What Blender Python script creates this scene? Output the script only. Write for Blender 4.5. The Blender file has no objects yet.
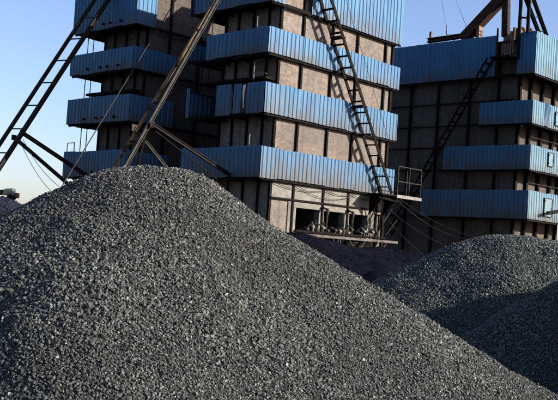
import bpy, math, random
import numpy as np
from mathutils import Vector, Matrix

random.seed(7)
RNG = np.random.default_rng(11)
scene = bpy.context.scene
COL = scene.collection

# ------------------------------------------------------------------ camera
CAM_H, F_PX, PITCH, ROLL = 1.7, 910.63, 0.0507475, 0.0669927
cam_data = bpy.data.cameras.new('camera')
cam = bpy.data.objects.new('camera', cam_data)
COL.objects.link(cam)
cam_data.sensor_fit = 'HORIZONTAL'
cam_data.sensor_width = 36.0
cam_data.lens = 36.0 * F_PX / 558.0
cam_data.clip_start = 0.1
cam_data.clip_end = 5000.0
cam.location = (0, 0, CAM_H)
cam.rotation_euler = (Matrix.Rotation(math.pi / 2 + PITCH, 3, 'X') @ Matrix.Rotation(ROLL, 3, 'Z')).to_euler()
scene.camera = cam

# ------------------------------------------------------------------ light
SUN_EL = math.radians(22.5)
SUN_DIR = Vector((0.966 * math.cos(SUN_EL), -0.259 * math.cos(SUN_EL), math.sin(SUN_EL))).normalized()
world = bpy.data.worlds.new('World')
scene.world = world
world.use_nodes = True
wn, wl = world.node_tree.nodes, world.node_tree.links
wn.clear()
w_out = wn.new('ShaderNodeOutputWorld')
w_bg = wn.new('ShaderNodeBackground')
w_sky = wn.new('ShaderNodeTexSky')
w_sky.sky_type = 'NISHITA'
w_sky.sun_disc = False
w_sky.sun_elevation = SUN_EL
w_sky.sun_rotation = math.atan2(SUN_DIR.x, SUN_DIR.y)
w_sky.air_density = 1.0
w_sky.dust_density = 1.2
w_sky.ozone_density = 4.5
w_bg.inputs['Strength'].default_value = 0.074
w_wb = wn.new('ShaderNodeMix')          # white balance of the camera
w_wb.data_type = 'RGBA'; w_wb.blend_type = 'MULTIPLY'
w_wb.inputs[0].default_value = 1.0
w_wb.inputs[7].default_value = (1.27, 1.06, 1.06, 1)
wl.new(w_sky.outputs[0], w_wb.inputs[6])
wl.new(w_wb.outputs[2], w_bg.inputs[0])
wl.new(w_bg.outputs[0], w_out.inputs[0])

sun_data = bpy.data.lights.new('sun', 'SUN')
sun_data.energy = 5.0
sun_data.angle = math.radians(0.5)
sun_data.color = (1.0, 0.93, 0.83)
sun = bpy.data.objects.new('sun', sun_data)
COL.objects.link(sun)
sun.location = (30, -20, 30)
sun.rotation_euler = SUN_DIR.to_track_quat('Z', 'Y').to_euler()

scene.view_settings.view_transform = 'Standard'
scene.view_settings.look = 'None'
scene.view_settings.gamma = 1.0
scene.view_settings.use_curve_mapping = False
scene.view_settings.exposure = 1.55
scene.render.engine = 'CYCLES'

# ------------------------------------------------------------------ helpers
def tag(o, label=None, cat=None, group=None, kind=None):
    if label: o['label'] = label
    if cat: o['category'] = cat
    if group: o['group'] = group
    if kind: o['kind'] = kind
    return o


def empty(name, loc=(0, 0, 0), rz=0.0):
    o = bpy.data.objects.new(name, None)
    COL.objects.link(o)
    o.location = loc
    o.rotation_euler = (0, 0, rz)
    o.empty_display_size = 0.3
    return o


class MB:
    """collects boxes, beams, tubes and corrugated sheets into one mesh"""
    def __init__(self):
        self.v, self.f, self.h = [], [], []      # h = 0..1 height attribute per vertex

    def add(self, vs, fs, hs=None):
        n = len(self.v)
        self.v += [tuple(p) for p in vs]
        self.f += [tuple(i + n for i in q) for q in fs]
        self.h += hs if hs else [0.5] * len(vs)
        return self

    def box(self, x0, x1, y0, y1, z0, z1):
        vs = [(x, y, z) for z in (z0, z1) for y in (y0, y1) for x in (x0, x1)]
        return self.add(vs, [(0, 2, 3, 1), (4, 5, 7, 6), (0, 1, 5, 4), (2, 6, 7, 3), (0, 4, 6, 2), (1, 3, 7, 5)])

    def beam(self, p, q, w, h, up=(0, 0, 1)):
        p, q = Vector(p), Vector(q)
        d = (q - p).normalized()
        s = d.cross(Vector(up))
        if s.length < 1e-4: s = d.cross(Vector((1, 0, 0)))
        s.normalize()
        u = s.cross(d).normalized()
        vs = []
        for c in (p, q):
            for a, b in ((-1, -1), (1, -1), (1, 1), (-1, 1)):
                vs.append(c + s * (a * w / 2) + u * (b * h / 2))
        return self.add(vs, [(0, 3, 2, 1), (4, 5, 6, 7), (0, 1, 5, 4), (1, 2, 6, 5), (2, 3, 7, 6), (3, 0, 4, 7)])

    def channel(self, p, q, w, h, t=0.02, up=(0, 0, 1)):
        """an I-section beam: two flanges and a web"""
        p, q = Vector(p), Vector(q)
        d = (q - p).normalized()
        s = d.cross(Vector(up)).normalized()
        u = s.cross(d).normalized()
        self.beam(p + u * (h / 2 - t / 2), q + u * (h / 2 - t / 2), w, t, up)
        self.beam(p - u * (h / 2 - t / 2), q - u * (h / 2 - t / 2), w, t, up)
        self.beam(p, q, t, h - 2 * t - 0.002, up)
        return self

    def tube(self, pts, r, n=8):
        pts = [Vector(p) for p in pts]
        vs, fs = [], []
        for i, p in enumerate(pts):
            d = (pts[min(i + 1, len(pts) - 1)] - pts[max(i - 1, 0)]).normalized()
            a = d.cross(Vector((0, 0, 1)))
            if a.length < 1e-3: a = d.cross(Vector((1, 0, 0)))
            a.normalize()
            b = a.cross(d)
            for k in range(n):
                t = 2 * math.pi * k / n
                vs.append(p + (a * math.cos(t) + b * math.sin(t)) * r)
        for i in range(len(pts) - 1):
            for k in range(n):
                fs.append((i * n + k, i * n + (k + 1) % n, (i + 1) * n + (k + 1) % n, (i + 1) * n + k))
        fs.append(tuple(range(n - 1, -1, -1)))
        fs.append(tuple((len(pts) - 1) * n + k for k in range(n)))
        return self.add(vs, fs)

    def corrugated(self, axis, s0, s1, plane, out, z0, z1, pitch=0.205, depth=0.026, sheet=0.85, jit=1.0):
        """trapezoid profile sheets standing in a vertical plane.
        axis 'x': runs along x in plane y=plane; axis 'y': runs along y in plane x=plane; out = +-1 outward sign"""
        s = s0
        rr = random.Random(int(abs(s0 * 91 + plane * 37 + z0 * 13) * 10))
        while s < s1 - 0.02:
            e = min(s + sheet * rr.uniform(0.92, 1.08), s1)
            if s1 - e < 0.25: e = s1
            dz0, dz1 = rr.uniform(-0.022, 0.022) * jit, rr.uniform(-0.02, 0.02) * jit
            tilt = rr.uniform(-0.012, 0.012) * jit
            off = rr.uniform(0.0, 0.012)
            prof = []
            x = s
            while x < e - 1e-6:
                for fr, d in ((0.0, 0.0), (0.28, 0.0), (0.42, 1.0), (0.86, 1.0)):
                    xx = x + fr * pitch
                    if xx < e: prof.append((xx, d * depth))
                x += pitch
            prof.append((e - 0.001, prof[-1][1]))
            rows = 5
            vs, hs, fs = [], [], []
            n = len(prof)
            for side in (0, 1):
                for j in range(rows):
                    t = j / (rows - 1)
                    for (xx, d) in prof:
                        c = plane + out * (d + off + tilt * (t - 0.5) + math.sin(t * 3.1 + s * 7) * 0.004 - side * 0.004)
                        z = (z0 + dz0) * (1 - t) + (z1 + dz1) * t
                        vs.append((xx, c, z) if axis == 'x' else (c, xx, z))
                        hs.append(t)
            for side in (0, 1):
                o = side * rows * n
                for j in range(rows - 1):
                    for i in range(n - 1):
                        q = (o + j * n + i, o + j * n + i + 1, o + (j + 1) * n + i + 1, o + (j + 1) * n + i)
                        fs.append(q if side == 0 else q[::-1])
            R = rows * n
            for i in range(n - 1):
                fs.append((i, R + i, R + i + 1, i + 1))
                k = (rows - 1) * n
                fs.append((k + i, k + i + 1, R + k + i + 1, R + k + i))
            self.add(vs, fs, hs)
            s = e
        return self

    def build(self, name, mat, parent=None, smooth=False, bevel=0.0):
        me = bpy.data.meshes.new(name)
        me.from_pydata(self.v, [], self.f)
        at = me.attributes.new('rise', 'FLOAT', 'POINT')
        at.data.foreach_set('value', self.h)
        me.materials.append(mat)
        if smooth:
            for p in me.polygons: p.use_smooth = True
        me.update()
        o = bpy.data.objects.new(name, me)
        COL.objects.link(o)
        if parent: o.parent = parent
        if bevel:
            m = o.modifiers.new('bevel', 'BEVEL')
            m.width = bevel; m.segments = 1; m.limit_method = 'ANGLE'
        return o


def sag(p, q, drop, n=14):
    p, q = Vector(p), Vector(q)
    return [p.lerp(q, i / n) - Vector((0, 0, drop * 4 * (i / n) * (1 - i / n))) for i in range(n + 1)]


# ------------------------------------------------------------------ materials
class NT:
    def __init__(self, name):
        self.m = bpy.data.materials.new(name)
        self.m.use_nodes = True
        self.t = self.m.node_tree
        self.n, self.l = self.t.nodes, self.t.links
        self.b = self.n['Principled BSDF']

    def new(self, typ, **kw):
        nd = self.n.new(typ)
        for k, v in kw.items(): setattr(nd, k, v)
        return nd

    def put(self, src, dst): self.l.new(src, dst); return self

    def noise(self, scale, detail=4, rough=0.6, vec=None):
        nd = self.new('ShaderNodeTexNoise')
        nd.inputs['Scale'].default_value = scale
        nd.inputs['Detail'].default_value = detail
        nd.inputs['Roughness'].default_value = rough
        if vec is not None: self.put(vec, nd.inputs['Vector'])
        return nd.outputs['Fac']

    def coord(self, scale=(1, 1, 1)):
        tc = self.new('ShaderNodeTexCoord')
        mp = self.new('ShaderNodeMapping')
        mp.inputs['Scale'].default_value = scale
        self.put(tc.outputs['Object'], mp.inputs['Vector'])
        return mp.outputs['Vector']

    def ramp(self, fac, stops, interp='LINEAR'):
        r = self.new('ShaderNodeValToRGB')
        r.color_ramp.interpolation = interp
        el = r.color_ramp.elements
        while len(el) < len(stops): el.new(0.5)
        for e, (p, c) in zip(el, stops):
            e.position = p
            e.color = (c[0], c[1], c[2], 1) if not isinstance(c, (int, float)) else (c, c, c, 1)
        self.put(fac, r.inputs['Fac'])
        return r.outputs['Color']

    def mix(self, fac, a, b, blend='MIX'):
        m = self.new('ShaderNodeMix', data_type='RGBA', blend_type=blend)
        for val, i in ((fac, 0), (a, 6), (b, 7)):
            s = m.inputs[i]
            if isinstance(val, (int, float)): s.default_value = val
            elif isinstance(val, tuple): s.default_value = (*val, 1)
            else: self.put(val, s)
        return m.outputs[2]

    def math(self, op, a, b=0.0):
        m = self.new('ShaderNodeMath', operation=op)
        for val, i in ((a, 0), (b, 1)):
            if isinstance(val, (int, float)): m.inputs[i].default_value = val
            else: self.put(val, m.inputs[i])
        return m.outputs[0]

    def bump(self, h, strength=0.3, dist=0.02):
        b = self.new('ShaderNodeBump')
        b.inputs['Strength'].default_value = strength
        b.inputs['Distance'].default_value = dist
        self.put(h, b.inputs['Height'])
        self.put(b.outputs[0], self.b.inputs['Normal'])

    def base(self, c):
        s = self.b.inputs['Base Color']
        if isinstance(c, tuple): s.default_value = (*c, 1)
        else: self.put(c, s)

    def set(self, rough=0.7, metal=0.0, spec=0.5):
        if isinstance(rough, (int, float)): self.b.inputs['Roughness'].default_value = rough
        else: self.put(rough, self.b.inputs['Roughness'])
        self.b.inputs['Metallic'].default_value = metal
        self.b.inputs['Specular IOR Level'].default_value = spec


def m_cladding(name, blue, pale, grime):
    t = NT(name)
    vec = t.coord((1, 1, 1))
    geo = t.new('ShaderNodeNewGeometry')
    at = t.new('ShaderNodeAttribute', attribute_name='rise')
    rise = at.outputs['Fac']
    isl = geo.outputs['Random Per Island']
    c = t.mix(t.ramp(isl, [(0.0, 0.0), (1.0, 0.7)]), blue, pale)
    streak = t.noise(2.2, 5, 0.65, t.coord((3.2, 3.2, 0.35)))
    patch = t.noise(0.8, 4, 0.6, vec)
    # bleaching and cement dust settling, strongest at the lower edge of each sheet
    dust = t.math('MULTIPLY', t.ramp(streak, [(0.22, 0.0), (0.52, 1.0)]), t.ramp(rise, [(0.0, 1.0), (0.5, 0.8), (1.0, 0.3)]))
    oz = t.new('ShaderNodeSeparateXYZ')
    t.put(t.new('ShaderNodeTexCoord').outputs['Object'], oz.inputs[0])
    low = t.ramp(t.math('DIVIDE', oz.outputs['Z'], 12.0), [(0.4, 1.0), (0.62, 0.62), (0.8, 0.3), (0.88, 0.2)])   # more dust lies on the lower bands
    c = t.mix(t.math('MULTIPLY', t.math('MULTIPLY', dust, low), 0.95), c, grime)
    c = t.mix(t.math('MULTIPLY', t.ramp(patch, [(0.48, 0.0), (0.7, 1.0)]), 0.45), c, pale)
    fine = t.noise(9, 5, 0.7, t.coord((2.0, 2.0, 0.5)))
    rust = t.math('MULTIPLY', t.ramp(fine, [(0.52, 0.0), (0.68, 1.0)]), t.ramp(rise, [(0.0, 1.0), (0.25, 0.5), (0.9, 0.12), (1.0, 0.7)]))
    c = t.mix(t.math('MULTIPLY', rust, 0.7), c, (0.035, 0.024, 0.019))
    drip = t.noise(2.6, 5, 0.7, t.coord((4.5, 4.5, 0.12)))
    dm = t.math('MULTIPLY', t.ramp(t.math('SUBTRACT', t.math('MULTIPLY', drip, 0.9), rise), [(0.05, 0.0), (0.40, 1.0)]), 0.75)
    dm = t.math('MULTIPLY', dm, t.ramp(t.noise(0.7, 4, 0.6, vec), [(0.38, 0.15), (0.62, 1.0)]))
    c = t.mix(dm, c, (0.045, 0.036, 0.032))
    t.base(c)
    t.set(t.ramp(streak, [(0.3, 0.5), (0.7, 0.75)]), 0.0, 0.35)
    t.bump(fine, 0.2, 0.01)
    return t.m


def m_brick(name, c1, c2, mortar, dirt):
    t = NT(name)
    tc = t.new('ShaderNodeTexCoord')
    sp = t.new('ShaderNodeSeparateXYZ')
    t.put(tc.outputs['Object'], sp.inputs[0])
    cb = t.new('ShaderNodeCombineXYZ')
    t.put(t.math('ADD', sp.outputs['X'], sp.outputs['Y']), cb.inputs['X'])
    t.put(sp.outputs['Z'], cb.inputs['Y'])
    br = t.new('ShaderNodeTexBrick')
    t.put(cb.outputs[0], br.inputs['Vector'])
    br.inputs['Scale'].default_value = 1.0
    br.inputs['Brick Width'].default_value = 0.25
    br.inputs['Row Height'].default_value = 0.075
    br.inputs['Mortar Size'].default_value = 0.013
    br.inputs['Mortar Smooth'].default_value = 0.2
    br.inputs['Bias'].default_value = 0.0
    br.inputs['Color1'].default_value = (*c1, 1)
    br.inputs['Color2'].default_value = (*c2, 1)
    br.inputs['Mortar'].default_value = (*mortar, 1)
    vec = t.coord((1, 1, 1))
    big = t.noise(0.9, 5, 0.65, vec)
    sm = t.noise(7, 6, 0.7, vec)
    c = t.mix(t.math('MULTIPLY', t.ramp(big, [(0.44, 0.0), (0.6, 1.0)]), 0.6), br.outputs['Color'], mortar)
    c = t.mix(t.math('MULTIPLY', t.ramp(sm, [(0.45, 0.0), (0.68, 1.0)]), 0.7), c, dirt)
    soot = t.noise(0.45, 4, 0.6, vec)
    c = t.mix(t.math('MULTIPLY', t.ramp(soot, [(0.42, 0.0), (0.62, 1.0)]), 0.55), c, dirt)
    stk = t.noise(1.5, 4, 0.6, t.coord((4, 4, 0.3)))
    c = t.mix(t.math('MULTIPLY', t.ramp(stk, [(0.5, 0.0), (0.72, 1.0)]), 0.6), c, dirt)
    t.base(c)
    t.set(0.92, 0, 0.2)
    t.bump(t.math('ADD', t.math('MULTIPLY', br.outputs['Fac'], -1.0), sm), 0.8, 0.025)
    return t.m


def m_plain(name, c1, c2, scale=5, rough=0.75, metal=0.0, spec=0.4, bump=0.2, stretch=(1, 1, 1), sharp=(0.35, 0.65)):
    t = NT(name)
    nz = t.noise(scale, 6, 0.65, t.coord(stretch))
    t.base(t.ramp(nz, [(sharp[0], c1), (sharp[1], c2)]))
    t.set(rough, metal, spec)
    if bump: t.bump(nz, bump, 0.01)
    return t.m


def m_lumps(name, dark, mid, pale, rough=0.38, spec=0.5):
    t = NT(name)
    geo = t.new('ShaderNodeNewGeometry')
    isl = geo.outputs['Random Per Island']
    c = t.ramp(isl, [(0.0, dark), (0.42, dark), (0.78, mid), (0.96, mid), (1.0, pale)])
    damp = t.noise(0.55, 5, 0.6, t.coord((1.0, 0.8, 1.6)))      # damp patches and bands of fines
    c = t.mix(t.math('MULTIPLY', t.ramp(damp, [(0.40, 0.0), (0.60, 1.0)]), 0.55), c, dark)
    nz = t.noise(60, 3, 0.6, t.coord())
    c = t.mix(t.math('MULTIPLY', t.ramp(nz, [(0.4, 0.0), (0.7, 1.0)]), 0.4), c, mid)
    t.base(c)
    wn_ = t.new('ShaderNodeTexWhiteNoise', noise_dimensions='1D')
    t.put(isl, wn_.inputs['W'])
    t.set(t.ramp(wn_.outputs['Value'], [(0.0, rough * 0.8), (0.35, rough * 1.1), (1.0, min(1.0, rough * 1.8))]), 0.0, spec)
    t.bump(nz, 0.35, 0.004)
    return t.m


M = {}
M['blue'] = m_cladding('blue_cladding', (0.007, 0.074, 0.172), (0.014, 0.108, 0.210), (0.050, 0.055, 0.056))
M['cyan'] = m_cladding('pale_blue_cladding', (0.030, 0.10, 0.16), (0.055, 0.15, 0.20), (0.09, 0.13, 0.145))
M['brick'] = m_brick('tan_brick', (0.185, 0.124, 0.096), (0.115, 0.090, 0.073), (0.175, 0.158, 0.138), (0.055, 0.047, 0.042))
M['brick_dark'] = m_brick('shade_dark_brick', (0.086, 0.062, 0.049), (0.056, 0.045, 0.038), (0.09, 0.078, 0.064), (0.026, 0.022, 0.020))  # browner brick, darkened further to carry the shade on the two outer towers
M['plaster'] = m_plain('dusty_concrete', (0.07, 0.064, 0.055), (0.145, 0.135, 0.117), 3, 0.9, bump=0.3)
M['steel'] = m_plain('black_steel', (0.0035, 0.003, 0.003), (0.010, 0.008, 0.007), 8, 0.85, 0.0, 0.05)
M['rust'] = m_plain('rusty_steel', (0.07, 0.034, 0.024), (0.16, 0.095, 0.07), 6, 0.8, 0.0, 0.3)
M['ledge'] = m_plain('dirty_ledge', (0.035, 0.032, 0.028), (0.095, 0.088, 0.078), 4, 0.9, 0, 0.1)
M['brown'] = m_plain('brown_painted_steel', (0.018, 0.010, 0.009), (0.045, 0.024, 0.018), 5, 0.9, 0, 0.1)
M['grey_steel'] = m_plain('grey_steel', (0.022, 0.020, 0.017), (0.050, 0.046, 0.039), 7, 0.85, 0.0, 0.1)
M['ochre'] = m_plain('ochre_patchy_steel', (0.015, 0.011, 0.008), (0.17, 0.105, 0.05), 1.1, 0.85, 0.0, 0.1, 0.1, (1, 1, 1), (0.42, 0.5))  # noise splits the rail into dark and ochre patches
M['pale_steel'] = m_plain('pale_steel', (0.075, 0.069, 0.06), (0.13, 0.12, 0.105), 6, 0.6)
M['plum'] = m_plain('dark_painted_steel', (0.011, 0.009, 0.009), (0.021, 0.016, 0.015), 6, 0.85, 0, 0.08)
M['black'] = m_plain('interior_shade_black', (0.008, 0.008, 0.008), (0.02, 0.018, 0.016), 3, 0.95)
M['rope'] = m_plain('steel_rope', (0.015, 0.014, 0.014), (0.04, 0.037, 0.034), 20, 0.85, 0, 0.1)
M['wire'] = m_plain('thin_wire', (0.09, 0.10, 0.12), (0.12, 0.13, 0.15), 20, 0.7)
M['green'] = m_plain('pale_green_paint', (0.035, 0.045, 0.040), (0.06, 0.072, 0.065), 4, 0.6)
M['cloth'] = m_plain('pale_cloth', (0.45, 0.43, 0.40), (0.7, 0.68, 0.64), 12, 0.95)
M['coal_lumps'] = m_lumps('crushed_coal', (0.016, 0.0168, 0.0155), (0.088, 0.0915, 0.083), (0.17, 0.17, 0.157), 0.54, 0.33)
M['coal_fine'] = m_plain('coal_bed', (0.008, 0.008, 0.008), (0.02, 0.02, 0.02), 30, 0.85, 0, 0.3, 0.6)
M['coal_lumps_green'] = m_lumps('crushed_anthracite', (0.020, 0.0235, 0.021), (0.088, 0.098, 0.088), (0.17, 0.18, 0.165), 0.54, 0.35)
M['dust'] = m_plain('coal_dust', (0.0018, 0.0022, 0.0046), (0.0038, 0.0045, 0.0084), 1.5, 1.0, 0, 0.05, 0.5)
M['grey_dust'] = m_plain('grey_dust', (0.0045, 0.0047, 0.006), (0.010, 0.0105, 0.012), 2, 0.95, 0, 0.05, 0.5)
M['grey_lumps'] = m_lumps('crushed_grey_stone', (0.10, 0.10, 0.10), (0.22, 0.22, 0.22), (0.45, 0.45, 0.44), 0.6, 0.4)
M['ground'] = m_plain('dusty_yard', (0.025, 0.023, 0.022), (0.06, 0.056, 0.052), 0.6, 0.95, 0, 0.2, 0.5)


# ------------------------------------------------------------------ ground
def value_noise(x, y, scale, seed=0):
    x = np.asarray(x) * scale; y = np.asarray(y) * scale
    xi, yi = np.floor(x).astype(np.int64), np.floor(y).astype(np.int64)
    fx, fy = x - xi, y - yi
    fx, fy = fx * fx * (3 - 2 * fx), fy * fy * (3 - 2 * fy)
    def h(a, b):
        n = (a * 374761393 + b * 668265263 + seed * 974634777) & 0x7fffffff
        n = ((n ^ (n >> 13)) * 1274126177) & 0x7fffffff
        return ((n ^ (n >> 16)) & 0xffff) / 65535.0
    a = h(xi, yi) * (1 - fx) + h(xi + 1, yi) * fx
    b = h(xi, yi + 1) * (1 - fx) + h(xi + 1, yi + 1) * fx
    return (a * (1 - fy) + b * fy) * 2 - 1


def grid_mesh(name, xs, ys, zf, mat, parent=None):
    X, Y = np.meshgrid(xs, ys)
    Z = zf(X, Y)
    nx, ny = len(xs), len(ys)
    co = np.stack([X, Y, Z], -1).reshape(-1, 3)
    i, j = np.meshgrid(np.arange(nx - 1), np.arange(ny - 1))
    a = (j * nx + i).ravel()
    q = np.stack([a, a + 1, a + nx + 1, a + nx], -1).astype(np.int32)
    me = bpy.data.meshes.new(name)
    me.vertices.add(len(co)); me.vertices.foreach_set('co', co.ravel())
    me.loops.add(q.size); me.loops.foreach_set('vertex_index', q.ravel())
    me.polygons.add(len(q)); me.polygons.foreach_set('loop_start', np.arange(0, q.size, 4, dtype=np.int32))
    me.polygons.foreach_set('use_smooth', np.ones(len(q), dtype=bool))
    me.update(calc_edges=True)
    me.materials.append(mat)
    o = bpy.data.objects.new(name, me)
    COL.objects.link(o)
    if parent: o.parent = parent
    return o


gx = np.concatenate([-np.geomspace(3000, 40, 14), np.linspace(-38, 38, 90), np.geomspace(40, 3000, 14)])
gy = np.concatenate([-np.geomspace(1000, 12, 10), np.linspace(-10, 60, 90), np.geomspace(64, 4000, 14)])
g = grid_mesh('ground', gx, gy, lambda X, Y: 0.02 * value_noise(X, Y, 0.7, 3) * (np.abs(X) < 60), M['ground'])
tag(g, kind='structure')

# ------------------------------------------------------------------ furnace towers
TH = 0.8120          # the towers' long axis, all three stand parallel
H = 1.7
RIGHT = dict(axis='x', out=-1)
LEFT = dict(axis='y', out=-1)


def walk(parent, x0, x1, y0, y1, z, t=0.07, name='walkway'):
    MB().box(x0, x1, y0, y1, z - t, z).build(name, M['steel'], parent)


def shaft_tower(C, label, first):
    """4.1 m x 7.4 m shaft furnace; local x runs along the sunny face, local y along the shaded one"""
    T = empty('furnace_tower', (C[0], C[1], 0), TH)
    tag(T, label, 'furnace tower', 'brick furnace towers wrapped in blue cladding bands')
    LX = 7.4
    bx0, bx1, by0, by1 = 0.75, 7.1, 0.20, 2.95
    levels = [(9.88, 11.72), (8.13, 8.99), (6.10, 7.15), (3.95, 4.98)]
    # brick body, with the burner openings left free on the sunny side
    w = MB()
    w.box(bx0, bx1, by0, by1, 3.08, 11.62)
    ops = [(2.08, 3.31), (3.58, 4.70), (5.02, 6.12)]
    zo0, zo1 = 2.02, 3.08
    w.box(bx0, bx1, by0, by1, 0, zo0)
    e = bx0
    w.box(bx0, 1.80, by0, by1, zo0, zo1)
    w.box(6.52, bx1, by0, by1, zo0, zo1)
    w.box(1.80, 6.52, by0 + 1.5, by1, zo0, zo1)
    w.build('brick_wall', M['brick'] if first else M['brick_dark'], T)
    # concrete surround with jambs between the openings
    c = MB()
    edges = [1.80, 2.08, 3.31, 3.58, 4.70, 5.02, 6.12, 6.52]
    for k in range(0, 8, 2):
        c.box(edges[k], edges[k + 1], by0 - 0.04, by0 + 0.22, zo0, zo1)
    c.box(1.66, 6.6, by0 - 0.04, by0 + 0.1, zo1, 3.30)
    c.box(1.66, 1.80, by0 - 0.04, by0 + 0.02, 1.2, zo1)
    c.build('concrete_surround', M['plaster'], T, bevel=0.01)
    c = MB().box(bx0 + 0.02, bx1 - 0.02, by0 - 0.03, by0 + 0.02, 3.36, 3.86)
    c.build('concrete_lintel', M['plaster'], T, bevel=0.008)
    ln = MB().box(1.8, 6.52, by0 + 1.35, by0 + 1.5, zo0, zo1).box(1.8, 6.52, by0 + 0.22, by0 + 1.35, zo0, zo0 + 0.03).box(1.8, 6.52, by0 + 0.22, by0 + 1.35, zo1 - 0.03, zo1)
    for k in range(0, 8, 2): ln.box(edges[k], edges[k + 1], by0 + 0.221, by0 + 1.35, zo0 + 0.03, zo1 - 0.03)
    ln.build('shade_lining', M['black'], T)  # black boxes added so the openings look unlit inside
    # steel straps
    for x in (1.86, 3.45, 4.88, 6.62):
        MB().channel((x, by0 - 0.045, 1.2), (x, by0 - 0.045, 11.6), 0.085, 0.075, 0.012, up=(0, 1, 0)).build('steel_post', M['steel'], T)
    MB().box(bx1 - 0.07, bx1 + 0.05, by0 - 0.07, by0 + 0.05, 1.2, 11.6).build('steel_post', M['steel'], T)
    MB().box(bx0 - 0.05, bx0 + 0.05, by0 - 0.04, by0 + 0.05, 1.2, 11.6).build('steel_post', M['steel'], T)
    for y in (0.75, 1.5, 2.25, 2.9):
        MB().box(bx0 - 0.07, bx0 - 0.003, y - 0.035, y + 0.035, 1.0, 11.6).build('steel_post', M['steel'], T)
    MB().box(bx0 - 0.03, bx1 + 0.03, by0 - 0.10, by0 - 0.045, 3.30, 3.36).build('steel_beam', M['steel'], T)
    # bands
    for k, (z0, z1) in enumerate(levels):
        # walkway slab all round
        MB().box(0.03, bx0 - 0.1, 0.03, 4.1, z0 - 0.02, z0 + 0.05).box(bx0 - 0.1, LX - 0.03, 0.03, by0 - 0.125, z0 - 0.02, z0 + 0.05) \
            .box(bx0 - 0.1, LX - 0.03, by1 + 0.003, 4.1, z0 - 0.02, z0 + 0.05).box(bx1 + 0.06, LX - 0.03, by0 - 0.125, by1 + 0.003, z0 - 0.02, z0 + 0.05) \
            .build('walkway', M['steel'], T)
        # edge beam below the sheets
        MB().beam((0.08, 0.05, z0 - 0.045), (LX, 0.05, z0 - 0.045), 0.04, 0.045).build('edge_beam', M['steel'], T)
        MB().beam((0.05, 0.085, z0 - 0.045), (0.05, 4.1, z0 - 0.045), 0.04, 0.045).build('edge_beam', M['steel'], T)
        for y in (0.5, 1.5, 2.5, 3.5):
            MB().beam((0.04, y, z0 - 0.07), (bx0 - 0.1, y, z0 - 0.07), 0.06, 0.09).build('bracket', M['steel'], T)
        # handrail posts behind the sheets
        rl = MB()
        for y in (0.04, 1.3, 2.6, 4.08): rl.tube([(0.05, y, z0 + 0.05), (0.05, y, z1 - 0.05)], 0.022, 6)
        rl.tube([(0.05, 0.04, z1 - 0.06), (0.05, 4.08, z1 - 0.06)], 0.02, 6)
        rl.tube([(0.05, 4.08, z1 - 0.06), (LX - 0.05, 4.08, z1 - 0.06)], 0.02, 6)
        rl.build('handrail', M['steel'], T)
        # sheets on the sunny face
        rs = [(0.0, 0.66), (2.05, LX)] if first and k == 0 else [(0.0, LX)] if first else [(0.0, 0.95 if k == 0 else 2.1)]
        for a, b in rs:
            MB().corrugated('x', a, b, 0.0, -1, z0, z1).build('cladding', M['blue'], T)
        # sheets on the shaded face
        if first:
            spans = {0: [(0, 3.85)], 1: [(0, 3.09)], 2: [(0.03, 0.84), (1.13, 1.49), (1.63, 2.36), (3.80, 3.95)], 3: [(0, 4.03)]}[k]
        else:
            spans = [(0, 4.2)]
        for a, b in spans:
            MB().corrugated('y', a + 0.01, b, 0.0, -1, z0, z1).build('cladding', M['blue'], T)
        # back and end sheets
        MB().corrugated('x', 0.02, LX, 4.14, 1, z0, z1).build('cladding', M['blue'], T)
        MB().corrugated('y', 0.02, 4.1, LX, 1, z0, z1).build('cladding', M['blue'], T)
    # ledge beams between bands on the shaded face
    MB().box(0.22, bx0 - 0.1, 0.25, 3.3, 7.30, 7.39).build('ledge', M['steel'], T)
    # thin uprights in the open corner
    for (zl, zh) in ((9.0, 9.83), (7.16, 8.05), (4.99, 6.02)):
        u = MB()
        for y in (3.35, 3.75): u.tube([(0.45, y, zl), (0.45, y, zh)], 0.018, 6)
        u.build('upright', M['pale_steel'] if zl > 8 else M['steel'], T)
    # small L-shaped handrail stubs by the corner
    if first:
        for z in (9.02, 7.45, 5.0):
            MB().tube([(0.12, 0.72, z - 0.15), (0.12, 0.72, z + 0.42)], 0.02, 6).tube([(0.12, 0.72, z + 0.05), (0.12, 0.12, z - 0.02)], 0.018, 6).build('handrail_stub', M['pale_steel'], T)
        MB().add([(-0.02, 1.05, 7.08), (-0.02, 0.92, 7.1), (-0.05, 0.94, 6.85), (-0.02, 1.06, 6.82), (-0.06, 0.93, 6.5), (-0.02, 1.02, 6.48), (-0.03, 0.95, 6.28), (-0.02, 1.0, 6.30)],
                 [(0, 1, 2, 3), (3, 2, 4, 5), (5, 4, 6, 7)]).build('hanging_rag', M['cloth'], T)
    else:
        for k, (z0, z1) in enumerate(levels):
            for y in (0.9, 1.6, 2.05, 2.9):
                MB().tube([(-0.10, y, z0 + 0.18), (0.10, y, z0 + 0.20)], 0.045, 8).build('pipe_stub', M['steel'], T)
        MB().tube([(0.0, 4.0, 5.0), (0.0, 4.0, 5.35), (0.0, 3.5, 5.35), (0.0, 3.5, 5.0)], 0.022, 6).build('handrail_stub', M['steel'], T)
    # top deck and feeding hopper above the frame
    MB().box(bx0 - 0.05, bx1 + 0.05, by0 - 0.04, by1 + 0.05, 11.62, 11.70).build('roof', M['steel'], T)
    hp = MB()
    v = [(4.6, 0.9, 13.3), (6.4, 0.9, 13.3), (6.4, 2.5, 13.3), (4.6, 2.5, 13.3), (5.1, 1.4, 11.7), (5.9, 1.4, 11.7), (5.9, 2.1, 11.7), (5.1, 2.1, 11.7)]
    hp.add(v, [(0, 1, 2, 3), (7, 6, 5, 4), (0, 4, 5, 1), (1, 5, 6, 2), (2, 6, 7, 3), (3, 7, 4, 0)])
    hp.build('hopper', M['rust'], T)
    return T


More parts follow.
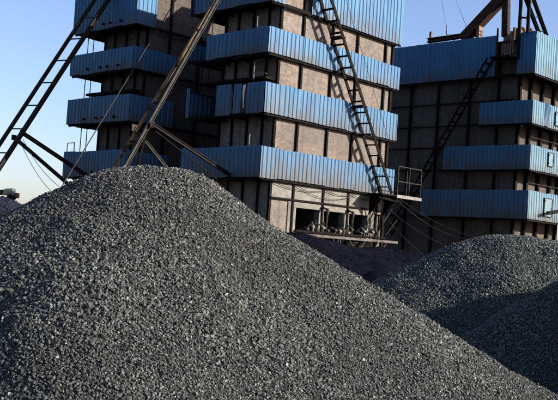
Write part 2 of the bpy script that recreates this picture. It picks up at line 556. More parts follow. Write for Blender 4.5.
C1, C2, C3 = (-5.929, 34.555), (-0.695, 30.0), (10.466, 38.281)
T1 = shaft_tower(C1, 'farther left furnace tower in shade, open sky along its left edge', False)
T2 = shaft_tower(C2, 'middle brick furnace tower with sunlit blue bands and burner openings at its foot', True)

# ---- third tower
T3 = empty('furnace_tower', (C3[0], C3[1], 0), TH)
tag(T3, 'right furnace tower with a rusty chute and brown boom on its roof', 'furnace tower', 'brick furnace towers wrapped in blue cladding bands')
bx0, bx1, by0, by1 = 0.38, 4.4, 0.95, 9.3
w = MB().box(bx0, bx1, by0, by1, 0, 11.2).build('brick_wall', M['brick_dark'], T3)
lv3 = [(9.77, 11.58, 10.0), (7.64, 8.62, 2.58), (5.66, 6.71, 4.31), (3.55, 4.77, 5.4)]
for y in (1.86, 3.3, 4.98, 6.51, 8.0, 9.2):
    MB().channel((bx0 - 0.06, y, 0.8), (bx0 - 0.06, y, 11.0), 0.09, 0.11, 0.018, up=(1, 0, 0)).build('steel_post', M['steel'], T3)
for x in (0.42, 1.38, 2.45, 3.55, 4.35):
    MB().channel((x, by0 - 0.07, 0.8), (x, by0 - 0.07, 11.0), 0.15, 0.12, 0.018, up=(0, 1, 0)).build('steel_post', M['steel'], T3)
for z in (8.72, 7.70, 6.70, 5.66, 4.6, 3.55):
    MB().box(bx0 - 0.16, bx0 - 0.12, 1.0, 9.3, z - 0.03, z + 0.03).build('steel_beam', M['steel'], T3)
for z0_, z1_, yl in lv3:
    MB().box(0.04, 5.3, 0.04, by0 - 0.14, z0_, z0_ + 0.07).build('walkway', M['steel'], T3)
    MB().box(0.04, bx0 - 0.17, by0 - 0.14, yl, z0_, z0_ + 0.07).build('walkway', M['steel'], T3)
    MB().beam((0.08, 0.05, z0_ - 0.04), (5.4, 0.05, z0_ - 0.04), 0.05, 0.078).build('edge_beam', M['steel'], T3)
    MB().beam((0.05, 0.085, z0_ - 0.04), (0.05, yl, z0_ - 0.04), 0.05, 0.078).build('edge_beam', M['steel'], T3)
    for x in (0.06, 1.3, 2.6, 3.9, 5.2):
        MB().tube([(x, 0.06, z0_ + 0.07), (x, 0.06, z1_ - 0.05)], 0.022, 6).build('upright', M['steel'], T3)
    for a, b in ([(0.01, 0.86), (1.91, 9.4)] if yl > 9 else [(0.01, yl)]):
        MB().corrugated('y', a, b, 0, -1, z0_, z1_, jit=0.5).build('cladding', M['blue'], T3)
    for a, b in ([(0, 0.98), (1.42, 5.4)] if yl == 2.58 else [(0, 5.4)]):
        MB().corrugated('x', a, b, 0, -1, z0_, z1_).build('cladding', M['cyan'], T3)
    if yl == 2.58:
        p = MB()       # the sheet that has come loose and folds outward
        for (x0_, d0, x1_, d1) in ((0.98, 0.0, 1.14, -0.16), (1.14, -0.16, 1.3, -0.03), (1.3, -0.03, 1.42, -0.12)):
            zt = z1_ + 0.03 if x0_ < 1.2 else z1_ - 0.12
            p.add([(x0_, d0 * 0.4, z0_), (x1_, d1 * 0.4, z0_ + 0.02), (x1_, d1, zt), (x0_, d0, z1_)], [(0, 1, 2, 3)], [0, 0, 1, 1])
        pp = p.build('loose_sheet', M['blue'], T3)
        sm = pp.modifiers.new('thickness', 'SOLIDIFY'); sm.thickness = 0.006
    bk = MB().corrugated('x', 0, 5.4, 9.42, 1, z0_, z1_) if yl > 9 else None
    if bk: bk.build('cladding', M['blue'], T3)
# small hatch frames on the sunny side of the third tower
for (x0_, x1_, z0_, z1_) in ((1.50, 1.95, 5.95, 6.55), (1.35, 2.05, 3.75, 4.55), (1.95, 2.4, 7.8, 8.4)):
    d = MB().box(x0_ + 0.02, x1_ - 0.02, -0.062, -0.036, z0_ + 0.02, z1_ - 0.02).build('hatch', M['cyan'], T3, bevel=0.006)
    f = MB()
    for p_, q_ in (((x0_, z0_), (x1_, z0_)), ((x1_, z0_ + 0.015), (x1_, z1_ - 0.015)), ((x1_, z1_), (x0_, z1_)), ((x0_, z1_ - 0.015), (x0_, z0_ + 0.015))):
        f.beam((p_[0], -0.058, p_[1]), (q_[0], -0.058, q_[1]), 0.018, 0.05, up=(0, 1, 0))
    f.build('frame', M['rope'], d)
    MB().tube([(x1_ - 0.07, -0.06, (z0_ + z1_) / 2), (x1_ - 0.07, -0.11, (z0_ + z1_) / 2), (x1_ - 0.07, -0.11, (z0_ + z1_) / 2 - 0.1)], 0.012, 6).build('handle', M['steel'], d)
    for zz in (z0_ + 0.12, z1_ - 0.12):
        MB().tube([(x0_ + 0.01, -0.09, zz - 0.04), (x0_ + 0.01, -0.09, zz + 0.04)], 0.015, 6).build('hinge', M['steel'], d)
MB().beam((1.1, -0.35, 3.9), (3.2, -0.1, 4.16), 0.10, 0.10).build('drain_pipe', M['steel'], T3)
for z in (7.05, 5.1):
    MB().tube([(0.1, 0.1, z), (5.2, 0.1, z)], 0.016, 6).build('handrail', M['rope'], T3)
# platform in the gap of the top band, chute, roof beam and boom
MB().box(-0.55, bx0 - 0.17, 0.9, 1.9, 10.46, 10.53).build('platform', M['steel'], T3)
MB().box(-0.05, 0.02, 1.84, 1.9, 10.5, 11.9).build('steel_post', M['brown'], T3)
ch = MB()
n = 5
for k in range(n):
    y0_, z0_ = 1.72 - 0.13 * k, 10.60 + 0.0 * k
    ch.add([(0.1, y0_ - 0.10, 10.58 + 0.04 * k), (0.1, y0_, 10.58 + 0.04 * k), (0.1, y0_ - 0.0, 11.25 + 0.16 * k), (0.1, y0_ - 0.10, 11.2 + 0.16 * k),
            (1.3, y0_ - 0.10, 11.18 + 0.04 * k), (1.3, y0_, 11.18 + 0.04 * k), (1.3, y0_, 11.85 + 0.06 * k), (1.3, y0_ - 0.10, 11.8 + 0.06 * k)],
           [(0, 1, 2, 3), (7, 6, 5, 4), (0, 4, 5, 1), (1, 5, 6, 2), (2, 6, 7, 3), (3, 7, 4, 0)])
ch.add([(0.22, 0.95, 10.56), (0.22, 1.78, 10.56), (0.22, 1.7, 11.5), (0.22, 0.95, 11.9), (1.4, 0.95, 11.2), (1.4, 1.78, 11.2), (1.4, 1.7, 12.0), (1.4, 0.95, 12.1)],
       [(0, 1, 2, 3), (7, 6, 5, 4), (0, 4, 5, 1), (1, 5, 6, 2), (2, 6, 7, 3), (3, 7, 4, 0)])
ch.build('chute', M['rust'], T3)
MB().box(0.1, 5.3, 0.1, 9.3, 11.2, 11.32).build('roof', M['steel'], T3)
MB().channel((0.8, 3.2, 12.0), (0.8, 6.1, 11.96), 0.25, 0.2, 0.03).build('roof_beam', M['brown'], T3)
MB().tube([(0.8, 5.95, 12.05), (0.8, 5.95, 12.38)], 0.07, 8).build('finial', M['rust'], T3)
for y in (3.4, 4.6, 5.9):
    MB().box(0.72, 0.88, y - 0.06, y + 0.06, 11.32, 11.8).build('steel_post', M['steel'], T3)
bm = empty('boom', (0, 0, 0)); bm.parent = T3
MB().beam((0.8, 4.15, 11.80), (0.8, 2.0, 13.68), 0.42, 0.44).build('boom_arm', M['brown'], bm)
MB().box(0.64, 0.96, 3.22, 3.36, 11.33, 12.45).build('boom_foot', M['rust'], bm)
MB().beam((0.8, 1.94, 11.7), (0.8, 2.05, 14.2), 0.24, 0.30, up=(0, 1, 0)).build('boom_strut', M['brown'], bm)

fr = empty('lift_frame', (0, 0, 0)); fr.parent = T3
MB().box(-0.18, -0.08, 0.70, 0.82, 10.4, 14.6).build('post', M['steel'], fr)
MB().box(-0.18, -0.08, 0.30, 0.42, 11.5, 14.6).build('post', M['steel'], fr)
for z in (12.17, 13.6):
    MB().beam((-0.13, 0.42, z - 0.02), (-0.13, 0.70, z + 0.03), 0.06, 0.07).build('rung', M['steel'], fr)

# ------------------------------------------------------------------ hoist inclines
def world_of(C, a, b, z):
    ca, sa = math.cos(TH), math.sin(TH)
    return Vector((C[0] + a * ca - b * sa, C[1] + a * sa + b * ca, z))


def incline(C, label, railB, railA, z_lo, z_hi, rungs, matB, matA, wB, wA, struts, rung_mat):
    T = empty('hoist_incline', (C[0], C[1], 0), TH)
    tag(T, label, 'hoist incline', 'skip hoist inclines leaning on the towers')
    def pt(r, z):
        (a0, z0), (a1, z1), b0, b1 = r
        t = (z - z0) / (z1 - z0)
        return Vector((a0 + (a1 - a0) * t, b0 + (b1 - b0) * t, z))
    MB().channel(pt(railB, z_lo), pt(railB, z_hi), wB, wB * 1.25, 0.02).build('rail', matB, T)
    MB().channel(pt(railA, z_lo), pt(railA, z_hi), wA, wA * 1.25, 0.02).build('rail', matA, T)
    z = z_lo + 0.4
    while z < z_hi - 0.2:
        MB().beam(pt(railB, z), pt(railA, z + rungs[1]), rungs[2], rungs[2]).build('rung', rung_mat, T)
        z += rungs[0]
    for (p, q, wd, m) in struts:
        if wd > 0.07:
            MB().box(p[0] - 0.10, p[0] + 0.10, p[1] - 0.012, p[1] + 0.012, p[2] - 0.11, p[2] + 0.09).build('gusset_plate', m, T, bevel=0.004)
        MB().channel(p, q, wd, wd * 1.2, 0.02).build('strut', m, T)
    return T


H1 = incline(C1, 'steel hoist incline against the open sky at the far left', ((-4.35, 3.86), (-0.31, 10.90), 1.5, 1.5), ((-4.09, 4.70), (-0.50, 10.93), 2.15, 2.15),
             0.2, 14.6, (0.95, 0.0, 0.045), M['plum'], M['plum'], 0.12, 0.10,
             [((-3.55, 1.55, 5.20), (-0.30, 1.55, 3.78), 0.11, M['plum']), ((-3.55, 2.1, 5.05), (-0.85, 2.1, 3.42), 0.10, M['plum'])], M['rope'])
H2 = incline(C2, 'patchy ochre and grey hoist incline rising behind the coal peak', ((-4.36, 3.81), (-1.04, 9.83), 1.5, 1.5), ((-4.50, 3.80), (-0.92, 9.90), 1.85, 1.75),
             0.2, 14.2, (1.35, 0.0, 0.04), M['grey_steel'], M['ochre'], 0.105, 0.07,
             [((-3.52, 1.38, 5.25), (0.28, 1.38, 3.90), 0.09, M['plum']), ((-3.45, 1.30, 5.05), (-0.30, 1.30, 3.62), 0.03, M['steel']),
              ((-3.95, 1.72, 5.10), (-2.0, 1.72, 3.55), 0.08, M['grey_steel']), ((-3.57, 1.62, 4.9), (-4.1, 1.62, 2.6), 0.05, M['steel'])], M['steel'])
for a_, b_, z1_ in ((-2.0, 1.72, 3.56), (-4.1, 1.62, 2.62)):      # footings of the braces, out of sight behind the pile
    MB().box(a_ - 0.05, a_ + 0.05, b_ - 0.05, b_ + 0.05, 0, z1_ - 0.03).build('leg', M['steel'], H2)
MB().box(-0.90, -0.80, 2.05, 2.15, 0, 3.38).build('leg', M['plum'], H1)
# third tower's rails climbing away over its roof
H3 = empty('hoist_incline', (C3[0], C3[1], 0), TH)
tag(H3, 'pair of dark sloping rails rising over the right tower roof corner', 'hoist incline', 'skip hoist inclines leaning on the towers')
for (p, q) in (((-1.30, 14.0), (1.95, 11.00)), ((-0.85, 14.40), (2.66, 11.0))):
    dz = (11.33 - q[1]) / (p[1] - q[1])
    qq = (q[0] + (p[0] - q[0]) * dz, 11.33)
    MB().channel((p[0], 0.5, p[1]), (qq[0], 0.5, qq[1]), 0.12, 0.15, 0.02).build('rail', M['steel'], H3)
for k in range(6):
    t = 0.08 + k * 0.16
    MB().beam((-1.30 + 3.25 * t, 0.5, 14.0 - 3.0 * t), (-0.85 + 3.51 * t, 0.5, 14.4 - 3.4 * t), 0.04, 0.04).build('rung', M['steel'], H3)

# ------------------------------------------------------------------ steep steel stair on the middle tower
S = empty('steel_stair', (C2[0], C2[1], 0), TH)
tag(S, 'long steep steel stair climbing the sunlit face of the middle tower', 'stair')
def stair_a(z): return 6.64 - (z - 3.95) * 0.652          # along the wall at height z
zt = 13.0
for (off, nm) in ((0.04, 'stringer'), (0.53, 'stringer')):
    MB().beam((stair_a(3.97), -off, 3.97), (stair_a(zt), -off, zt), 0.035, 0.13).build(nm, M['steel'], S)
z = 4.2
while z < zt:
    MB().box(stair_a(z) - 0.10, stair_a(z) + 0.06, -0.51, -0.06, z, z + 0.03).build('tread', M['steel'], S)
    z += 0.37
# intermediate resting plate and thin handrail
MB().box(stair_a(9.25) - 0.16, stair_a(9.25) + 0.12, -0.55, -0.06, 9.21, 9.27).build('rest_plate', M['steel'], S)
MB().box(stair_a(7.0) - 0.16, stair_a(7.0) + 0.12, -0.55, -0.06, 6.97, 7.03).build('rest_plate', M['steel'], S)
MB().tube([(stair_a(z_) + 0.62, -0.68, z_ + 0.1) for z_ in np.linspace(4.0, zt, 8)], 0.008, 5).build('handrail', M['steel'], S)

LD = empty('landing', (C2[0], C2[1], 0), TH)
tag(LD, 'railed steel landing at the stair foot, projecting right of the middle tower', 'landing')
MB().box(5.7, 8.22, -0.78, -0.05, 3.86, 3.92).build('deck', M['steel'], LD)
MB().box(6.62, 8.22, -0.80, -0.785, 3.82, 3.94).build('toe_board', M['pale_steel'], LD)
rl = MB()
for x in (6.66, 7.4, 8.18): rl.tube([(x, -0.76, 3.9), (x, -0.76, 5.02)], 0.017, 6)
for zz in (4.45, 5.02): rl.tube([(6.66, -0.76, zz), (8.18, -0.76, zz), (8.18, -0.05, zz)], 0.016, 6)
rl.tube([(8.18, -0.08, 3.9), (8.18, -0.08, 5.02)], 0.022, 6)
rl.build('handrail', M['grey_steel'], LD)
for x in (5.9, 6.75):
    MB().add([(x, -0.75, 3.86), (x, -0.05, 3.86), (x, -0.05, 3.1), (x + 0.03, -0.75, 3.86), (x + 0.03, -0.05, 3.86), (x + 0.03, -0.05, 3.1)],
             [(0, 1, 2), (5, 4, 3), (0, 3, 4, 1), (1, 4, 5, 2), (2, 5, 3, 0)]).build('bracket', M['steel'], LD)
MB().beam((5.75, -0.6, 3.78), (6.9, -0.6, 3.70), 0.05, 0.08).build('joist', M['steel'], LD)
MB().beam((6.2, -0.5, 3.8), (6.5, -0.1, 2.4), 0.05, 0.05).build('strut', M['steel'], LD)
MB().beam((7.6, -0.1, 3.8), (7.2, 0.2, 2.9), 0.04, 0.04).build('strut', M['grey_steel'], LD)
MB().beam((7.35, -0.3, 3.0), (6.7, -0.3, 2.4), 0.022, 0.022).build('strut', M['rope'], LD)

# stair on the shaded side of the right tower
S3 = empty('steel_stair', (C3[0], C3[1], 0), TH)
tag(S3, 'black steel stair slanting down the shaded face of the right tower', 'stair')
def s3(z): return 2.0 + (10.5 - z) * 0.62
for x in (-0.08, -0.52):
    MB().beam((x, s3(10.5), 10.5), (x, s3(2.6), 2.6), 0.04, 0.08, up=(0, 0, 1)).build('stringer', M['steel'], S3)
z = 10.3
while z > 2.7:
    MB().box(-0.49, -0.11, s3(z) - 0.1, s3(z) + 0.1, z - 0.03, z + 0.01).build('tread', M['steel'], S3)
    z -= 0.36
# ------------------------------------------------------------------ burner rack in front of the openings
B = empty('burner_rack', (C2[0], C2[1], 0), TH)
tag(B, 'long grey shelf of valves and pipes below the dark furnace openings', 'pipe rack')
MB().box(1.45, 7.0, -0.62, 0.10, 2.12, 2.17).build('shelf', M['grey_steel'], B)
MB().box(1.45, 7.0, -0.68, -0.625, 2.10, 2.19).build('edge_beam', M['ledge'], B)
for x in (1.7, 3.3, 4.9, 6.5):
    MB().beam((x, -0.6, 2.1), (x, 0.15, 1.35), 0.06, 0.06).build('bracket', M['steel'], B)
MB().tube([(1.5, -0.35, 2.26), (6.6, -0.35, 2.26)], 0.05, 10).build('gas_pipe', M['steel'], B)
rr = random.Random(4)
for (x0_, x1_) in ((2.08, 3.31), (3.58, 4.70), (5.02, 6.12)):
    for k in range(5):
        x = x0_ + 0.10 + (x1_ - x0_ - 0.2) * k / 4 + rr.uniform(-0.05, 0.05)
        hgt, lean = rr.uniform(0.06, 0.30), rr.uniform(-0.12, 0.12)
        v = MB().tube([(x, -0.35, 2.28), (x + lean * 0.4, -0.35, 2.3 + hgt * 0.7), (x + lean, -0.25, 2.32 + hgt), (x + lean * 1.4, -0.02, 2.26 + hgt * 0.6)], rr.uniform(0.022, 0.034), 8)
        v.tube([(x - 0.05, -0.36, 2.30 + hgt * 0.5), (x + 0.05, -0.37, 2.33 + hgt * 0.5)], rr.uniform(0.04, 0.06), 8)
        vo = v.build('valve', M['plaster'] if k in (1, 3) else M['grey_steel'], B)
        if k % 2:
            wh = MB()
            ta, R_ = rr.uniform(-0.9, 0.9), rr.uniform(0.045, 0.07)
            pts = [(x + lean + R_ * math.cos(t) * math.cos(ta), -0.42 + R_ * math.cos(t) * math.sin(ta), 2.34 + hgt + R_ * math.sin(t)) for t in np.linspace(0, 2 * math.pi, 11)]
            wh.tube(pts, 0.011, 5).tube([(x + lean, -0.25, 2.32 + hgt), (x + lean, -0.42, 2.34 + hgt)], 0.010, 5)
            wh.build('handwheel', M['grey_steel'], vo)
for (xa, xb, dr) in ((2.6, 3.5, 0.35), (4.1, 5.0, 0.3), (5.3, 6.3, 0.32), (3.2, 3.6, 0.5)):
    MB().tube(sag((xa, -0.66, 2.1), (xb, -0.66, 2.1), dr), 0.028, 7).build('hose', M['rope'], B)
for x in (3.42, 4.86, 6.45):
    MB().tube([(x, -0.12, 2.2), (x, -0.12, 3.1), (x, 0.1, 3.2)], 0.045, 8).build('riser_pipe', M['grey_steel'], B)
    MB().tube([(x - 0.03, -0.16, 2.95), (x - 0.03, -0.16, 3.16)], 0.055, 8).build('coupling', M['grey_steel'], B)

# ------------------------------------------------------------------ cables
def cable(p, q, drop, r, label, mat='rope', group=None):
    o = MB().tube(sag(p, q, drop, 18), r, 6).build('cable', M[mat], smooth=True)
    tag(o, label, 'cable', group)
    return o
cable((-3.54, 35.15, 13.0), (-6.62, 25.6, 2.0), 0.0, 0.018, 'taut steel cable crossing the left tower down to the coal peak')
GR = 'cables sagging right from the landing'
p0 = world_of(C2, 6.7, -0.6, 3.85)
cable(p0, (6.9, 32.2, 2.35), 0.30, 0.018, 'thickest slack cable drooping from the landing deck corner toward the right tower', group=GR)
cable(p0 + Vector((0.15, 0.05, 0)), (7.3, 32.4, 2.45), 0.22, 0.014, 'highest and longest of the slack cables drooping right from the landing', group=GR)
cable(world_of(C2, 6.9, -0.3, 3.35), (6.1, 31.0, 1.95), 0.12, 0.015, 'middle slack cable starting beneath the landing deck and ending behind the sunlit coal pile', group=GR)
cable(world_of(C2, 6.8, -0.3, 3.0), (5.2, 30.4, 1.55), 0.10, 0.013, 'lowest and shortest slack cable dropping from under the landing to the dust heap', group=GR)
GW = 'thin wires strung over the lintel'
for a0, a1, d, lb in ((0.8, 3.4, 0.12, 'leftmost thin wire on the pale lintel, between tower corner and second post'),
                      (3.4, 5.0, 0.10, 'short thin wire on the lintel between the two middle steel posts'),
                      (2.0, 5.2, 0.3, 'most deeply sagging thin wire across the pale lintel above the openings'),
                      (4.9, 6.7, 0.14, 'rightmost thin wire on the lintel, ending under the stair foot')):
    cable(world_of(C2, a0, 0.16 - 0.06, 3.84), world_of(C2, a1, 0.08, 3.78), d, 0.010, lb, group=GW)
GS = 'thin wires high above the right tower'
for p, q, d, lb in (((6.64, 38.2, 11.3), (5.6, 42, 19.0), 0.0, 'near vertical thin wire in the sky rising from the pale hook on the roof edge'),
                    ((8.0, 41, 12.2), (4.6, 41, 20.0), 0.05, 'thin sky wire slanting left from the end of the dark roof beam'),
                    ((9.7, 41, 13.9), (4.5, 44, 21.0), 0.1, 'thin sky wire slanting left from the brown boom'),
                    ((10.7, 44, 13.6), (9.2, 50, 21), 0, 'thin steep sky wire just left of the brown boom strut')):
    cable(p, q, d, 0.009, lb, 'wire', GS)
GL = 'thin wires hanging at the left edge'
cable(world_of(C1, -3.3, 1.9, 5.0), (-6.9, 32.0, 3.0), 0.45, 0.010, 'upper of two thin wires drooping in the sky under the far left hoist incline', 'wire', GL)
cable(world_of(C1, -3.4, 1.9, 4.9), (-6.6, 32.2, 2.7), 0.75, 0.010, 'lower, deeper sagging thin wire in the sky under the far left hoist incline', 'wire', GL)
MBh = MB().tube([(6.62, 38.15, 11.55), (6.62, 38.15, 11.15), (6.66, 38.1, 11.05), (6.72, 38.1, 11.12)], 0.03, 6).build('wire_hook', M['pale_steel'])
tag(MBh, 'small pale hook hanging on a wire at the right tower roof edge', 'hook')

# ------------------------------------------------------------------ piles
def lerp_curve(pts):
    P = np.array(pts, float)
    def f(x, col):
        return np.interp(x, P[:, 0], P[:, col])
    return f, P


def smooth_curve(pts, n=240):
    P = np.array(pts, float)
    xs = np.linspace(P[0, 0], P[-1, 0], n)
    yy = np.interp(xs, P[:, 0], P[:, 1]); zz = np.interp(xs, P[:, 0], P[:, 2])
    k = 9
    ker = np.hanning(k + 2)[1:-1]; ker /= ker.sum()
    pad = lambda a: np.concatenate([2 * a[0] - a[1:k // 2 + 1][::-1], a, 2 * a[-1] - a[-k // 2:-1][::-1]])
    zz = np.convolve(pad(zz), ker, 'valid')[:n]
    return np.stack([xs, yy, zz], -1)


def ridge_height(pts, front, back, soft=0.3, amp=0.04, seed=1, lo=(0, 0)):
    P = smooth_curve(pts)
    x0, x1 = P[0, 0], P[-1, 0]
    def zf(X, Y):
        yc = np.interp(X, P[:, 0], P[:, 1]); zc = np.interp(X, P[:, 0], P[:, 2])
        zc = zc - np.maximum(x0 - X, 0) * 0.55 - np.maximum(X - x1, 0) * 0.55
        d = Y - yc
        s = np.where(d < 0, front(X), back)
        z = zc - s * (np.sqrt(d * d + soft * soft) - soft)
        z = z + amp * value_noise(X, Y, 0.9, seed) + amp * 0.5 * value_noise(X, Y, 2.3, seed + 1) + amp * 0.28 * value_noise(X, Y, 6.0, seed + 2)
        return np.maximum(z, -0.25)
    return zf


PROTO = []
def make_protos():
    rg = np.random.default_rng(5)
    phi = (1 + 5 ** 0.5) / 2
    ico = np.array([(-1, phi, 0), (1, phi, 0), (-1, -phi, 0), (1, -phi, 0), (0, -1, phi), (0, 1, phi), (0, -1, -phi), (0, 1, -phi), (phi, 0, -1), (phi, 0, 1), (-phi, 0, -1), (-phi, 0, 1)]) / 1.9
    icf = np.array([(0, 11, 5), (0, 5, 1), (0, 1, 7), (0, 7, 10), (0, 10, 11), (1, 5, 9), (5, 11, 4), (11, 10, 2), (10, 7, 6), (7, 1, 8), (3, 9, 4), (3, 4, 2), (3, 2, 6), (3, 6, 8), (3, 8, 9), (4, 9, 5), (2, 4, 11), (6, 2, 10), (8, 6, 7), (9, 8, 1)])
    cb = np.array([(x, y, z) for z in (-1, 1) for y in (-1, 1) for x in (-1, 1)]) * 0.62
    cbf = np.array([(0, 2, 3), (0, 3, 1), (4, 5, 7), (4, 7, 6), (0, 1, 5), (0, 5, 4), (2, 6, 7), (2, 7, 3), (0, 4, 6), (0, 6, 2), (1, 3, 7), (1, 7, 5)])
    for k in range(7):
        PROTO.append(((cb + rg.uniform(-0.26, 0.26, cb.shape)) * rg.uniform((0.75, 0.75, 0.55), (1.25, 1.1, 0.9)), cbf))
    for k in range(3):
        PROTO.append(((ico * rg.uniform(0.75, 1.2, (12, 1))) * rg.uniform(0.65, 1.15, 3), icf))
make_protos()


def rand_rot(n, rg):
    q = rg.normal(size=(n, 4)); q /= np.linalg.norm(q, axis=1, keepdims=True)
    w_, x, y, z = q.T
    return np.stack([np.stack([1 - 2 * (y * y + z * z), 2 * (x * y - z * w_), 2 * (x * z + y * w_)], -1),
                     np.stack([2 * (x * y + z * w_), 1 - 2 * (x * x + z * z), 2 * (y * z - x * w_)], -1),
                     np.stack([2 * (x * z - y * w_), 2 * (y * z + x * w_), 1 - 2 * (x * x + y * y)], -1)], -2)


def lumps(name, pts, size, mat, parent, seed=1):
    rg = np.random.default_rng(seed)
    n = len(pts)
    which = rg.integers(0, len(PROTO), n)
    V, Fc = [], []
    off = 0
    for k, (pv, pf) in enumerate(PROTO):
        idx = np.nonzero(which == k)[0]
        if not len(idx): continue
        R_ = rand_rot(len(idx), rg)
        vv = np.einsum('nij,vj->nvi', R_, pv) * size[idx][:, None, None] * 0.5 + pts[idx][:, None, :]
        ff = pf[None] + (np.arange(len(idx)) * len(pv))[:, None, None] + off
        V.append(vv.reshape(-1, 3)); Fc.append(ff.reshape(-1, 3))
        off += len(idx) * len(pv)
    V = np.concatenate(V); Fc = np.concatenate(Fc).astype(np.int32)
    me = bpy.data.meshes.new(name)
    me.vertices.add(len(V)); me.vertices.foreach_set('co', V.astype(np.float32).ravel())
    me.loops.add(Fc.size); me.loops.foreach_set('vertex_index', Fc.ravel())
    me.polygons.add(len(Fc)); me.polygons.foreach_set('loop_start', np.arange(0, Fc.size, 3, dtype=np.int32))
    me.polygons.foreach_set('use_smooth', np.zeros(len(Fc), dtype=bool))
    me.update(calc_edges=True)
    me.materials.append(mat)
    o = bpy.data.objects.new(name, me)
    COL.objects.link(o)
    o.parent = parent
    o['kind'] = 'stuff'
    return o


def scatter(zf, x0, x1, y0, y1, n, s_lo, s_hi, keep, seed, big=0.0):
    rg = np.random.default_rng(seed)
    x = rg.uniform(x0, x1, n); y = rg.uniform(y0, y1, n)
    k = keep(x, y); x, y = x[k], y[k]
    s = s_lo * (s_hi / s_lo) ** rg.beta(1.1, 1.7, len(x))
    patch = value_noise(x, y, 1.3, seed) + 0.6 * value_noise(x, y, 3.1, seed + 9)      # finer and coarser drifts
    s = s * np.clip(1.0 + 0.22 * patch, 0.75, 1.3)
    if big: 
        b = rg.random(len(x)) < big
        s = np.where(b, s * 1.45, s)
    z = zf(x, y)
    s = s[z > -0.1]; x = x[z > -0.1]; y = y[z > -0.1]; z = z[z > -0.1]
    z = z + s * rg.uniform(-0.1, 0.55, len(x))
    return np.stack([x, y, z], -1), s


def pile(label, zf, xs, ys, bed_mat, name='coal_pile', cat='coal pile'):
    o = grid_mesh(name, xs, ys, zf, bed_mat)
    tag(o, label, cat)
    return o


# nearest pile
main_pts = [(-7.0, 8.2, 0.35), (-5.2, 8.5, 0.85), (-4.0, 8.6, 1.3), (-3.2, 8.7, 1.58), (-2.68, 8.8, 1.79), (-2.43, 8.9, 1.94), (-2.17, 9.0, 2.09), (-1.78, 9.0, 2.27), (-1.54, 9.0, 2.35), (-1.3, 9.0, 2.39),
            (-1.04, 9.0, 2.375), (-0.79, 8.98, 2.31), (-0.48, 8.95, 2.145), (-0.17, 8.92, 1.92), (0.23, 8.9, 1.70), (0.74, 8.9, 1.45), (1.25, 8.9, 1.23), (1.74, 8.9, 0.97),
            (2.25, 8.9, 0.72), (2.75, 8.9, 0.47), (3.45, 8.9, 0.05), (4.0, 8.9, -0.2)]
zmain = ridge_height(main_pts, lambda X: np.interp(X, [-3, -0.8, 0.6, 2.6], [0.60, 0.62, 0.50, 0.42]), 0.6, 0.32, 0.055, 21)
P1 = pile('big nearest pile of crushed grey-black coal filling the foreground', zmain, np.linspace(-8, 4.5, 240), np.linspace(1.5, 13.5, 230), M['coal_fine'])
keep_main = lambda x, y: (np.abs(x) < 0.33 * y + 1.5) & (y > 4.2)
pts, sz = scatter(zmain, -4.9, 4.1, 4.2, 10.1, 390000, 0.0145, 0.036, keep_main, 3, 0.015)
print('main stones', len(pts))
lumps('coal_lumps', pts, sz, M['coal_lumps'], P1, 31)

# middle right pile, sunlit
mid_pts = [(-1.2, 17.2, -0.6), (0.55, 17.4, 0.27), (1.3, 17.5, 0.72), (1.86, 17.6, 1.06), (2.15, 17.7, 1.23), (2.45, 17.8, 1.4), (3.05, 18.0, 1.75), (3.53, 18.0, 1.97), (3.92, 18.0, 2.11),
           (4.31, 18.0, 2.18), (5.0, 18.0, 2.19), (5.56, 18.0, 2.13), (6.4, 18.0, 1.93), (8.02, 18.0, 1.17), (10, 18, 0.1)]
zmid = ridge_height(mid_pts, lambda X: np.interp(X, [1, 3, 5, 8], [0.36, 0.52, 0.62, 0.6]), 0.6, 0.5, 0.05, 41)
P2 = pile('sunlit coal pile on the right with a rounded flat top', zmid, np.linspace(-1.5, 11, 150), np.linspace(13, 23, 130), M['coal_fine'])
pts, sz = scatter(zmid, 0.0, 8.6, 13.6, 19.4, 150000, 0.022, 0.045, lambda x, y: x < 0.33 * y + 1.9, 5, 0.02)
print('mid stones', len(pts))
lumps('coal_lumps', pts, sz, M['coal_lumps_green'], P2, 32)

# front right pile, in shade
fr_pts = [(0.9, 13.4, -0.5), (1.9, 13.3, -0.1), (2.53, 13.2, 0.35), (2.86, 13.1, 0.62), (3.24, 13.0, 0.98), (3.59, 12.8, 1.24), (3.93, 12.6, 1.46), (4.7, 12.4, 1.86), (5.8, 12.3, 2.19), (7.2, 12.3, 2.15), (9, 12.3, 1.5)]
zfr = ridge_height(fr_pts, lambda X: np.interp(X, [1, 3, 5], [0.35, 0.48, 0.55]), 0.6, 0.35, 0.05, 51)
P3 = pile('shaded coal pile at the lower right edge, in front of the sunlit one', zfr, np.linspace(0.4, 10, 130), np.linspace(8, 16.5, 110), M['coal_fine'])
pts, sz = scatter(zfr, 0.9, 6.4, 8.4, 13.8, 90000, 0.022, 0.042, lambda x, y: x < 0.33 * y + 1.5, 7, 0.02)
print('front stones', len(pts))
lumps('coal_lumps', pts, sz, M['coal_lumps_green'], P3, 33)

# unseen tall pile, added past the right edge to shade the pile above
def zbig(X, Y):
    r = np.sqrt((X - 12.6) ** 2 + (Y - 10.8) ** 2 + 0.3)
    return np.maximum(6.7 - 0.75 * r + 0.06 * value_noise(X, Y, 0.8, 61) + 0.03 * value_noise(X, Y, 3, 62), -0.25)
P4 = pile('tall unseen coal pile added beyond the right edge to cast shade', zbig, np.linspace(3, 22, 110), np.linspace(1, 20.5, 110), M['coal_fine'])

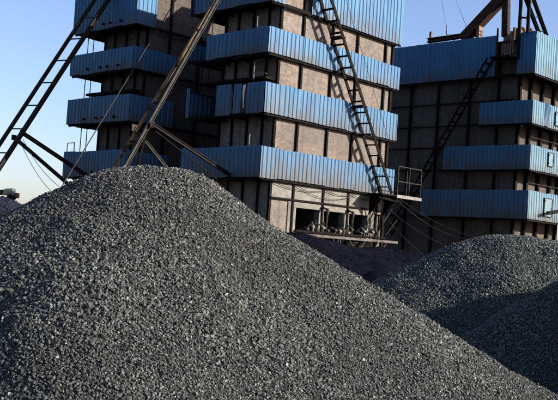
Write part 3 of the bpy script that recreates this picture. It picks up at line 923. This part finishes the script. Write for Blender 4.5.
# fine black heap at the middle tower's foot
heap_pts = [(-4.0, 26, 0.7), (-2.2, 26.3, 1.5), (-1.06, 26.5, 1.92), (0.09, 26.8, 2.10), (0.68, 27.0, 2.08), (1.55, 27.0, 1.93), (2.2, 27.2, 1.84), (2.89, 27.5, 1.84), (3.5, 28.0, 1.84), (4.31, 28.0, 1.72), (5.38, 28.0, 1.39), (6.95, 28.0, 0.82), (9, 28, -0.2)]
zheap = ridge_height(heap_pts, lambda X: 0.42 + 0 * X, 0.45, 0.4, 0.07, 71)
P5 = pile('smooth heap of black coal dust below the burner openings', zheap, np.linspace(-5, 10, 150), np.linspace(21, 32, 110), M['dust'], 'dust_heap', 'dust heap')
pts, sz = scatter(zheap, -2.5, 6.5, 22.5, 28.3, 90000, 0.012, 0.03, lambda x, y: x < 0.33 * y, 15, 0.01)
lumps('dust_clods', pts, sz, M['dust'], P5, 35)
grey_pts = [(0.2, 22, -0.1), (1.15, 22.0, 0.48), (1.83, 22.0, 1.08), (2.42, 22.0, 1.33), (2.89, 22.0, 1.43), (3.5, 22.0, 1.3), (4.25, 22.0, 0.9), (6, 22, 0)]
zgrey = ridge_height(grey_pts, lambda X: 0.4 + 0 * X, 0.4, 0.4, 0.04, 81)
pile('low black dust mound between the nearest pile and the sunlit one', zgrey, np.linspace(0, 6.5, 70), np.linspace(19.5, 25, 60), M['dust'], 'dust_heap', 'dust heap')

# far left grey pile and conveyor head
far_pts = [(-30, 50, 1.0), (-26, 50, 2.6), (-21.9, 50.0, 3.32), (-18.67, 50.0, 3.7), (-16.47, 50.0, 3.5), (-15.32, 50.0, 3.35), (-14.87, 50.0, 3.3), (-14.17, 50.0, 2.96), (-13.32, 50.0, 2.68), (-11.91, 50.0, 2.1), (-10, 50, 1.2), (-7, 50, -0.2)]
zfar = ridge_height(far_pts, lambda X: 0.55 + 0 * X, 0.55, 0.5, 0.12, 91)
P7 = pile('distant pale grey stone pile at the left edge', zfar, np.linspace(-32, -6, 150), np.linspace(42, 58, 90), M['grey_dust'], 'stone_pile', 'stone pile')
pts, sz = scatter(zfar, -20, -9, 45, 51.5, 30000, 0.07, 0.16, lambda x, y: x > -0.33 * y - 3, 9, 0.02)
lumps('stone_lumps', pts, sz, M['grey_lumps'], P7, 34)

K = empty('conveyor', (-14.75, 50.0, 0))
tag(K, 'conveyor head with a pale green housing above the far left pile', 'conveyor')
MB().beam((-5.2, 0, 3.15), (-0.25, 0, 3.66), 0.5, 0.26).build('belt_frame', M['plum'], K)
MB().add([(-0.40, -0.3, 3.5), (0.28, -0.3, 3.46), (0.28, 0.3, 3.46), (-0.40, 0.3, 3.5), (-0.28, -0.3, 3.84), (0.20, -0.3, 3.90), (0.20, 0.3, 3.90), (-0.28, 0.3, 3.84)],
         [(0, 3, 2, 1), (4, 5, 6, 7), (0, 1, 5, 4), (1, 2, 6, 5), (2, 3, 7, 6), (3, 0, 4, 7)]).build('housing', M['green'], K, bevel=0.05)
MB().tube([(0.1, -0.4, 3.42), (0.1, 0.4, 3.42)], 0.15, 14).build('drum', M['steel'], K)
MB().box(0.30, 0.46, -0.2, 0.2, 3.38, 3.66).build('chute', M['rust'], K, bevel=0.02)
for x in (-4.6, -2.4, -0.2):
    MB().beam((x, -0.3, 0), (x, -0.1, 3.3), 0.1, 0.1).beam((x, 0.3, 0), (x, 0.1, 3.3), 0.1, 0.1).build('leg', M['steel'], K)
